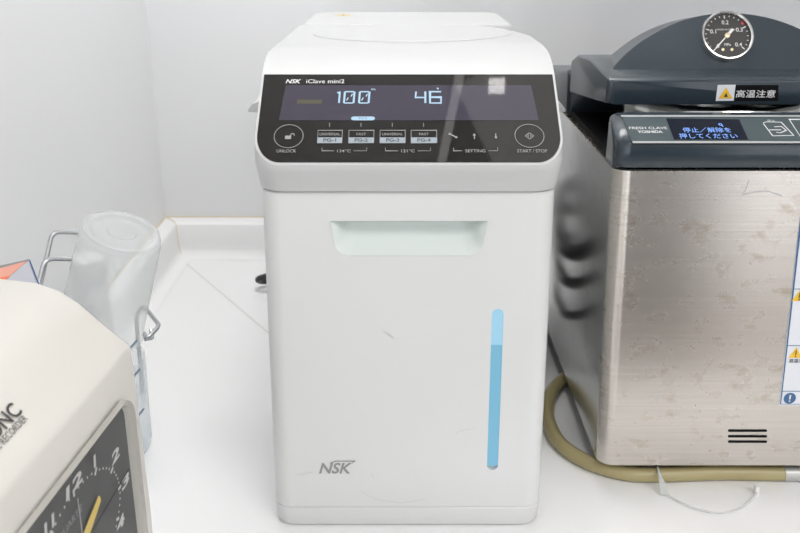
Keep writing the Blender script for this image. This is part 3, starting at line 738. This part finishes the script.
# ------------------------------------------------------------------ hose, tie and cords behind the machines
hp = [at(x, y, z=0.0066) for x, y in ((800, 473.5), (760, 473), (720, 472.5), (690, 473.5), (660, 474.5), (632, 474), (606, 468.5), (580, 458), (560, 443), (549.5, 424), (547.5, 408), (551, 393), (561, 381), (574, 372.5), (592, 367), (640, 362))]
b = B(); tube(b, smooth_path(hp, 8), 0.0065, 14)
hz = thing('drain_hose', 'yellowed flexible hose curling out from under the autoclave', 'hose', tuple(Vector((hp[4].x, hp[4].y, 0))))
obj('tubing', b, M['hose'], hz)
b = B(); e0, e1 = at(783, 473.3, z=0.0068), hp[0]+Vector((0.03, 0.001, 0))
tube(b, [e0, e0.lerp(e1, 0.3), e0.lerp(e1, 0.31), e0.lerp(e1, 0.6), e0.lerp(e1, 0.61), e1], [0.0068, 0.0068, 0.0076, 0.0076, 0.0068, 0.0068], 14); obj('end_fitting', b, mat('fitting_grey', (0.5, 0.5, 0.48), 0.3, 0.4), hz)
tp = [at(657.5, 467, z=0.0145), at(660, 476, z=0.0142), at(663.5, 487, z=0.0040), at(668, 495, z=0.0015), at(684, 504, z=0.0015), at(702, 510.5, z=0.0015), at(722, 513, z=0.0015), at(740, 508, z=0.0015), at(752, 499, z=0.002), at(757, 492, z=0.003)]
b = B(); tube(b, smooth_path(tp, 6), 0.0009, 6)
tie = thing('cable_tie', 'clear nylon cable tie looped in front of the steel autoclave', 'cable tie', tuple(Vector((tp[5].x, tp[5].y, 0))))
obj('strap', b, M['tie'], tie)
b = B(); c0 = at(659, 479, z=0.0135)
loft(b, [[at(657.3, 468, z=0.0140), at(658.2, 468, z=0.0140), at(658.2, 468.4, z=0.0150), at(657.3, 468.4, z=0.0150)],
         [at(659, 482, z=0.010), at(666, 484, z=0.010), at(666, 484.4, z=0.0115), at(659, 482.4, z=0.0115)],
         [at(661, 494, z=0.0012), at(668, 495, z=0.0012), at(668, 495.4, z=0.0026), at(661, 494.4, z=0.0026)]])
obj('tail', b, M['tie'], tie)
b = B(); q = tp[-1]; box(b, q.x-0.0016, q.x+0.0016, q.y-0.001, q.y+0.004, 0.0, 0.0085); obj('head', b, M['jar'], tie, smooth=False)
# power cord behind the sterilizer, seen at its left edge
b = B(); cp = at(263.5, 278, y=1.13)
tube(b, smooth_path([(0.0, 1.096, 0.05), (-0.03, 1.13, 0.045), (-0.09, 1.15, 0.03), (cp.x+0.001, 1.135, cp.z), (cp.x+0.006, 1.160, 0.006), (-0.05, 1.20, 0.006), (0.08, 1.21, 0.006)], 8), 0.0040, 10)
obj('power_cord', b, M['rubber'], st)
# black hoses hanging between the two machines
for zz, r_, dx, nm, lab, cat in ((0.126, 0.0095, 0.0, 'rubber_hose', 'thickest black hose beside the white sterilizer, mirrored highest in the steel side', 'hose'),
                            (0.092, 0.0065, 0.001, 'drain_tube', 'middle black tube beside the white sterilizer, mirrored in the steel side', 'tube'),
                            (0.055, 0.0050, 0.0, 'signal_cable', 'thin lowest black cable beside the white sterilizer, mirrored in the steel side', 'cable')):
    xs_ = XC+HW; xe = XL-r_-0.003
    b = B(); tube(b, smooth_path([(xs_+0.0004, 0.905, zz+0.016), (xs_+0.012, 0.905, zz+0.010), (xs_+0.026, 0.915, zz+0.002), (xe-0.003, 0.925, zz), (xe, 0.945, zz), (xe-0.002, 1.0, zz+0.004), (xs_+0.012, 1.10, zz+0.02), (0.06, YB+0.05+dx*20, zz+0.03)], 8), r_, 12)
    obj(nm, b, M['rubber'], st)

# ------------------------------------------------------------------ cream time recorder, lower left
TR = thing('time_recorder', 'cream time recorder with black clock dial and yellow hand', 'time recorder', (-0.235, 0.43, 0))
TA = R(-4.8)
def trp(w, d, z):      # w along the width (far = +), d out of the front, z up -> world
    o = Vector((-0.1705, 0.44, 0)); wd = Vector((math.sin(-TA), math.cos(TA), 0)); fd = Vector((math.cos(TA), -math.sin(-TA), 0))
    return o + wd*w + fd*d + Vector((0, 0, z))
prof_t = [(0.0, 0.004), (0.001, 0.09), (0.0, 0.150), (-0.0005, 0.2025), (-0.0022, 0.2055), (-0.0075, 0.2095), (-0.020, 0.2210), (-0.031, 0.2318), (-0.042, 0.2392), (-0.056, 0.2440), (-0.078, 0.2460), (-0.105, 0.2470), (-0.125, 0.2450), (-0.133, 0.239), (-0.137, 0.225), (-0.138, 0.20), (-0.138, 0.004)]
b = B(); cdn, cz = -0.069, 0.12
def tsec(w, ins):
    out = []
    for d, z in prof_t:
        sgn = -1 if d > cdn else 1
        k = max(0.0, 1-ins/0.069)
        out.append(trp(w, cdn+(d-cdn)*k, z if z < 0.01 else z-ins*0.9*(1 if z > 0.19 else 0)))
    return out
wE = 0.0868; wN = -0.115
ends = [(0, 0.009), (0.0015, 0.0050), (0.0035, 0.0024), (0.006, 0.0008), (0.009, 0.0)]
secs = [tsec(wN+a, i) for a, i in ends] + [tsec(wE-a, i) for a, i in ends[::-1]]
loft(b, secs); obj('case', b, M['cream'], TR, angle=28)
# front with the dial: a recessed clock under a clear cover
FT0 = Frame(trp(0, 0.0012, 0.0), trp(1, 0, 0)-trp(0, 0, 0), (0, 0, 1))
def tq(px, py): return FT0.pix(px, py)
ur, ut = tq(131.5, 412); 
top_v = tq(70, 467.8)[1]; rgt = tq(127.5, 450)[0]
dw0, dw1, dz0, dz1 = -0.092, rgt, 0.070, top_v
ow1 = tq(137.5, 470)[0]
b = B(); inn = rrect(dw0, dw1, dz0, dz1, (0.008, 0.008, 0.011, 0.008), 8)
outer = rrect(dw0-0.003, ow1, dz0-0.003, dz1+0.0014, (0.010, 0.010, 0.017, 0.010), 8)
loft(b, [[FT0.p(u, v, 0.0) for u, v in outer], [FT0.p(u, v, 0.0030) for u, v in rrect(dw0-0.0025, ow1-0.0006, dz0-0.0025, dz1+0.0010, (0.0095, 0.0095, 0.0165, 0.0095), 8)],
         [FT0.p(u, v, 0.0034) for u, v in rrect(dw0-0.0006, dw1+0.0035, dz0-0.0006, dz1+0.0005, (0.0085, 0.0085, 0.0135, 0.0085), 8)], [FT0.p(u, v, 0.0003) for u, v in inn]], False, False)
obj('dial_frame', b, mat('dial_frame_beige', (0.42, 0.405, 0.37), 0.25), TR)
b = B(); fill(b, FT0, inn, 0.0005); dial = obj('clock_dial', b, M['face'], TR, smooth=False)
cu, cv = tq(72, 493)[0], tq(118, 487.5)[1]
ea, eb = tq(118, 487.5)[0]-cu, tq(72, 493)[1]-cv
b = B(); 
for k in range(60):
    a = R(90-6*k); p = (cu+ea*math.cos(a), cv+eb*math.sin(a))
    if k % 5 == 0:
        d_ = Vector((ea*math.cos(a), eb*math.sin(a))).normalized()*0.0022
        stroke(b, FT0, [(p[0]-d_.x, p[1]-d_.y), (p[0]+d_.x, p[1]+d_.y)], 0.0020, 0.0010)
    else: fill(b, FT0, circ(p[0], p[1], 0.0008, 8), 0.0010)
for k in range(12):
    s = str(12 if k == 0 else k); a = R(90-30*k); ex = 0.0075
    p = {12: (71.9, 485), 1: (93, 461), 2: (113.7, 455.5), 3: (123.7, 481), 4: (119, 522.5), 11: (47.5, 525)}.get(int(s))
    p = tq(*p) if p else (cu+(ea+ex)*math.cos(a), cv+(eb+ex)*math.sin(a))
    text(b, FT0, s, p[0], p[1], 0.0072, width={12: 0.021, 1: 0.004, 11: 0.012, 10: 0.025}.get(int(s), 0.0125), h=0.0010, bold=0.035, shear=0.1)
obj('dial_figures', b, M['facewhite'], dial, smooth=False)
b = B(); u, v = tq(69, 523); text(b, FT0, 'QUARTZ', u, v, 0.0048, h=0.0010, sx=1.3); obj('dial_lettering', b, mat('dial_grey', (0.28, 0.28, 0.27), 0.5), dial, smooth=False)
cen = (cu, cv)
b = B(); t0 = tq(97, 498); dr = (Vector(t0)-Vector(cen)); nn = Vector((-dr.y, dr.x)).normalized()
fill(b, FT0, [(cen[0]-nn.x*0.0045, cen[1]-nn.y*0.0045), (t0[0]-nn.x*0.0026, t0[1]-nn.y*0.0026), (t0[0]+dr.x*0.03, t0[1]+dr.y*0.03), (t0[0]+nn.x*0.0026, t0[1]+nn.y*0.0026), (cen[0]+nn.x*0.0045, cen[1]+nn.y*0.0045)], 0.0016)
obj('hour_hand', b, M['hand'], dial, smooth=False, label='yellow hour hand')
b = B(); t1 = tq(125.5, 468.5); stroke(b, FT0, [cen, t1], 0.0014, 0.0022); obj('minute_hand', b, M['black'], dial, smooth=False, label='black minute hand')
b = B(); stroke(b, FT0, [cen, tq(73, 498)], 0.0007, 0.0026); obj('second_hand', b, M['facewhite'], dial, smooth=False)
b = B(); fill(b, FT0, rrect(dw0+0.0003, dw1-0.0003, dz0+0.0003, dz1-0.0003, (0.008, 0.008, 0.011, 0.008), 8), 0.0034); obj('dial_cover', b, M['cover'], TR, smooth=False)
# lettering on the sloping top
pa, pb = trp(0, -0.0075, 0.2095), trp(0, -0.031, 0.2318)
FU = Frame(pa, trp(1, 0, 0)-trp(0, 0, 0), pb-pa)
b = B()
(ua, va), (ub, vb3) = FU.pix(-9, 434), FU.pix(20, 408)
u, v = FU.pix(16.5, 407.5); text(b, FU, 'ONC', u, v, 0.0080, 'RIGHT', h=0.0006, bold=0.012, width=FU.pix(19, 408)[0]-FU.pix(-3, 441)[0])
u, v = FU.pix(25, 417.5); text(b, FU, 'TIME RECORDER', u, v, 0.0036, 'RIGHT', h=0.0006, width=(FU.pix(24.5, 416)[0]-FU.pix(3.5, 441)[0])*1.6)
obj('lettering', b, mat('black_lettering', (0.04, 0.04, 0.04), 0.5), TR, smooth=False)
# card slot cover line on the top
FV = Frame(trp(0, -0.09, 0.2470), trp(1, 0, 0)-trp(0, 0, 0), trp(0, -1, 0)-trp(0, 0, 0))
b = B(); stroke(b, FV, rrect(-0.09, 0.062, -0.020, 0.03, 0.012, 6), 0.0006, 0.0002, closed=True); obj('slot_cover', b, mat('cream_line', (0.60, 0.57, 0.5), 0.5), TR, smooth=False)

# ------------------------------------------------------------------ carton leaning on the left wall
P = at(29.5, 259.5, y=0.665)
lean = R(13); e1 = Vector((-math.cos(lean), 0, -math.sin(lean))); e3 = Vector((math.sin(lean), 0, -math.cos(lean))); e2 = Vector((0, -1, 0))
L3 = P.z/math.cos(lean); T1 = 0.05
lo = P+e3*L3
T1 = min(T1, (P.x-XW-0.001)/math.cos(lean)); 
def bx3(bm, a0, a1, b0, b1, c0, c1):
    v = [bm.verts.new(P+e1*a+e2*bb+e3*cc) for cc in (c0, c1) for bb in (b0, b1) for a in (a0, a1)]
    for f in ((0, 1, 3, 2), (4, 6, 7, 5), (0, 4, 5, 1), (2, 3, 7, 6), (0, 2, 6, 4), (1, 5, 7, 3)): bm.faces.new([v[i] for i in f])
ca = thing('carton', 'small white carton with orange and grey top leaning on left wall', 'carton', (P.x, P.y, 0))
b = B(); bx3(b, 0, T1, 0, 0.085, 0, L3-0.0002-T1*math.tan(lean)*0); obj('box', b, M['carton'], ca, smooth=False)
FK = Frame(P, e2, -e1 if False else e1); FK = Frame(P, e1, e2)
up = 1 if FK.n.z > 0 else -1
b = B(); fill(b, FK, [(0, 0.0), (T1, 0.0), (T1, 0.014), (0, 0.004)], up*0.0004); obj('grey_band', b, M['cgrey'], ca, smooth=False)
b = B(); fill(b, FK, [(0, 0.004), (T1, 0.014), (T1, 0.034), (0, 0.036)], up*0.0004); obj('salmon_band', b, M['salmon'], ca, smooth=False)
b = B(); fill(b, FK, [(0, 0.036), (T1, 0.034), (T1, 0.085), (0, 0.085)], up*0.0004); obj('orange_band', b, M['orange'], ca, smooth=False)
FKs = Frame(P, e2, e3); sd = 1 if FKs.n.x > 0 else -1
b = B(); fill(b, FKs, [(0, 0), (0.0022, 0), (0.0022, L3*0.98), (0, L3*0.98)], sd*0.0004); obj('blue_edge', b, mat('carton_blue', (0.10, 0.17, 0.38), 0.5), ca, smooth=False)

# ------------------------------------------------------------------ containers drying by a wire rack
# upright graduated cup
gc = thing('graduated_cup', 'frosted measuring cup with tick marks standing beside the time recorder', 'measuring cup', (-0.263, 0.738, 0))
b = B(); lathe(b, [(0.0005, 0.0005), (0.030, 0.0005), (0.0345, 0.002), (0.037, 0.007), (0.0378, 0.012), (0.0388, 0.093)], (-0.263, 0.738, 0), (0, 0, 1), 48, True, False)
cup_b = obj('cup', b, M['cup'], gc)
MT = mat('tick_grey', (0.16, 0.22, 0.28), 0.5)
for px, py in ((136, 352), (139, 381), (142, 421)):
    p = at(px, py, y=0.712); 
    a0 = math.atan2(p.y-0.738, p.x+0.263); pts = [(-0.263+0.0393*math.cos(a0+t), 0.738+0.0393*math.sin(a0+t), p.z+0.0012*t*10) for t in (0.0, 0.1, 0.2, 0.3)]
    b = B(); tube(b, pts, 0.0009, 6); obj('tick_mark', b, MT, gc)
# inverted beaker leaning above it
T_ = at(122, 231, y=0.735); Bm = at(100, 331, y=0.752)
ax = (T_-Bm); Lb = ax.length
bk = thing('beaker', 'clear plastic beaker turned upside down on the wire rack', 'beaker', tuple(Bm))
b = B(); lathe(b, [(0.0372, 0.0), (0.0380, 0.002), (0.0366, 0.005), (0.0335, Lb-0.006), (0.0322, Lb-0.002), (0.0295, Lb+0.0005), (0.026, Lb), (0.0235, Lb-0.0025), (0.0225, Lb-0.003), (0.012, Lb-0.0015), (0.0115, Lb-0.0005), (0.0004, Lb)], Bm, ax, 56, False, True)
obj('vessel', b, M['beaker'], bk)
b = B(); lathe(b, [(0.0318, Lb-0.0012), (0.0312, Lb+0.0006), (0.0300, Lb+0.0008)], Bm, ax, 56); obj('base_ring', b, M['beaker'], bk)
# small white bottle behind
jx = at(87, 257, y=0.82)
jr = thing('small_bottle', 'small opaque white bottle seen through the clear upturned beaker', 'bottle', (jx.x, jx.y, 0))
b = B(); lathe(b, [(0.014, 0.0), (0.0165, 0.002), (0.0165, jx.z-0.030), (0.012, jx.z-0.022)], (jx.x, jx.y, 0), (0, 0, 1), 32, True, True); obj('body', b, M['jar'], jr)
b = B(); lathe(b, [(0.0158, jx.z-0.022), (0.0165, jx.z-0.020), (0.0160, jx.z-0.002), (0.0145, jx.z)], (jx.x, jx.y, 0), (0, 0, 1), 32, True, True); obj('cap', b, M['jar'], jr)
# bent wire rack
rk = thing('wire_rack', 'bent chrome wire drying rack against the left wall', 'rack', (-0.27, 0.76, 0))
RW = 0.0021
a1_, a2_, a3_ = at(39.5, 288, y=0.735), at(52.5, 231.5, y=0.775), at(80, 232.5, y=0.775)
b = B(); tube(b, corner_path([Vector((a1_.x-0.003, 0.725, 0.10)), a1_, a2_, a3_], 0.008), RW, 8)
h1 = obj('wire_hoop', b, M['chrome2'], rk)
b1_, b2_, b3_ = at(37, 288, y=0.715), at(45, 258.5, y=0.735), at(72, 259, y=0.735)
b = B(); tube(b, corner_path([Vector((b1_.x, 0.70, 0.10)), b1_, b2_, b3_], 0.008), RW, 8); obj('wire_hoop', b, M['chrome2'], rk)
c1_, c2_, c3_ = at(144, 306, y=0.835), at(159.5, 325.5, y=0.80), at(147, 339, y=0.775)
b = B(); zz = c2_.z
tube(b, corner_path([(c1_.x-0.016, 0.855, 0.0), (c1_.x-0.014, 0.852, 0.085), c1_, c2_, c3_, (c3_.x-0.006, 0.787, c3_.z)], 0.006), RW, 8)
tube(b, corner_path([(c3_.x-0.004, 0.782, zz-0.006), at(152.5, 338, y=0.781), at(151, 330, y=0.79)], 0.002), RW*0.9, 8)
obj('wire_frame', b, M['chrome2'], rk)

for x, y, z in ((a1_.x-0.003, 0.725, 0.10), (b1_.x, 0.70, 0.10)):
    b = B(); tube(b, [(x, y, 0.0), (x, y, z+0.002)], RW, 8); obj('leg', b, M['chrome2'], rk)
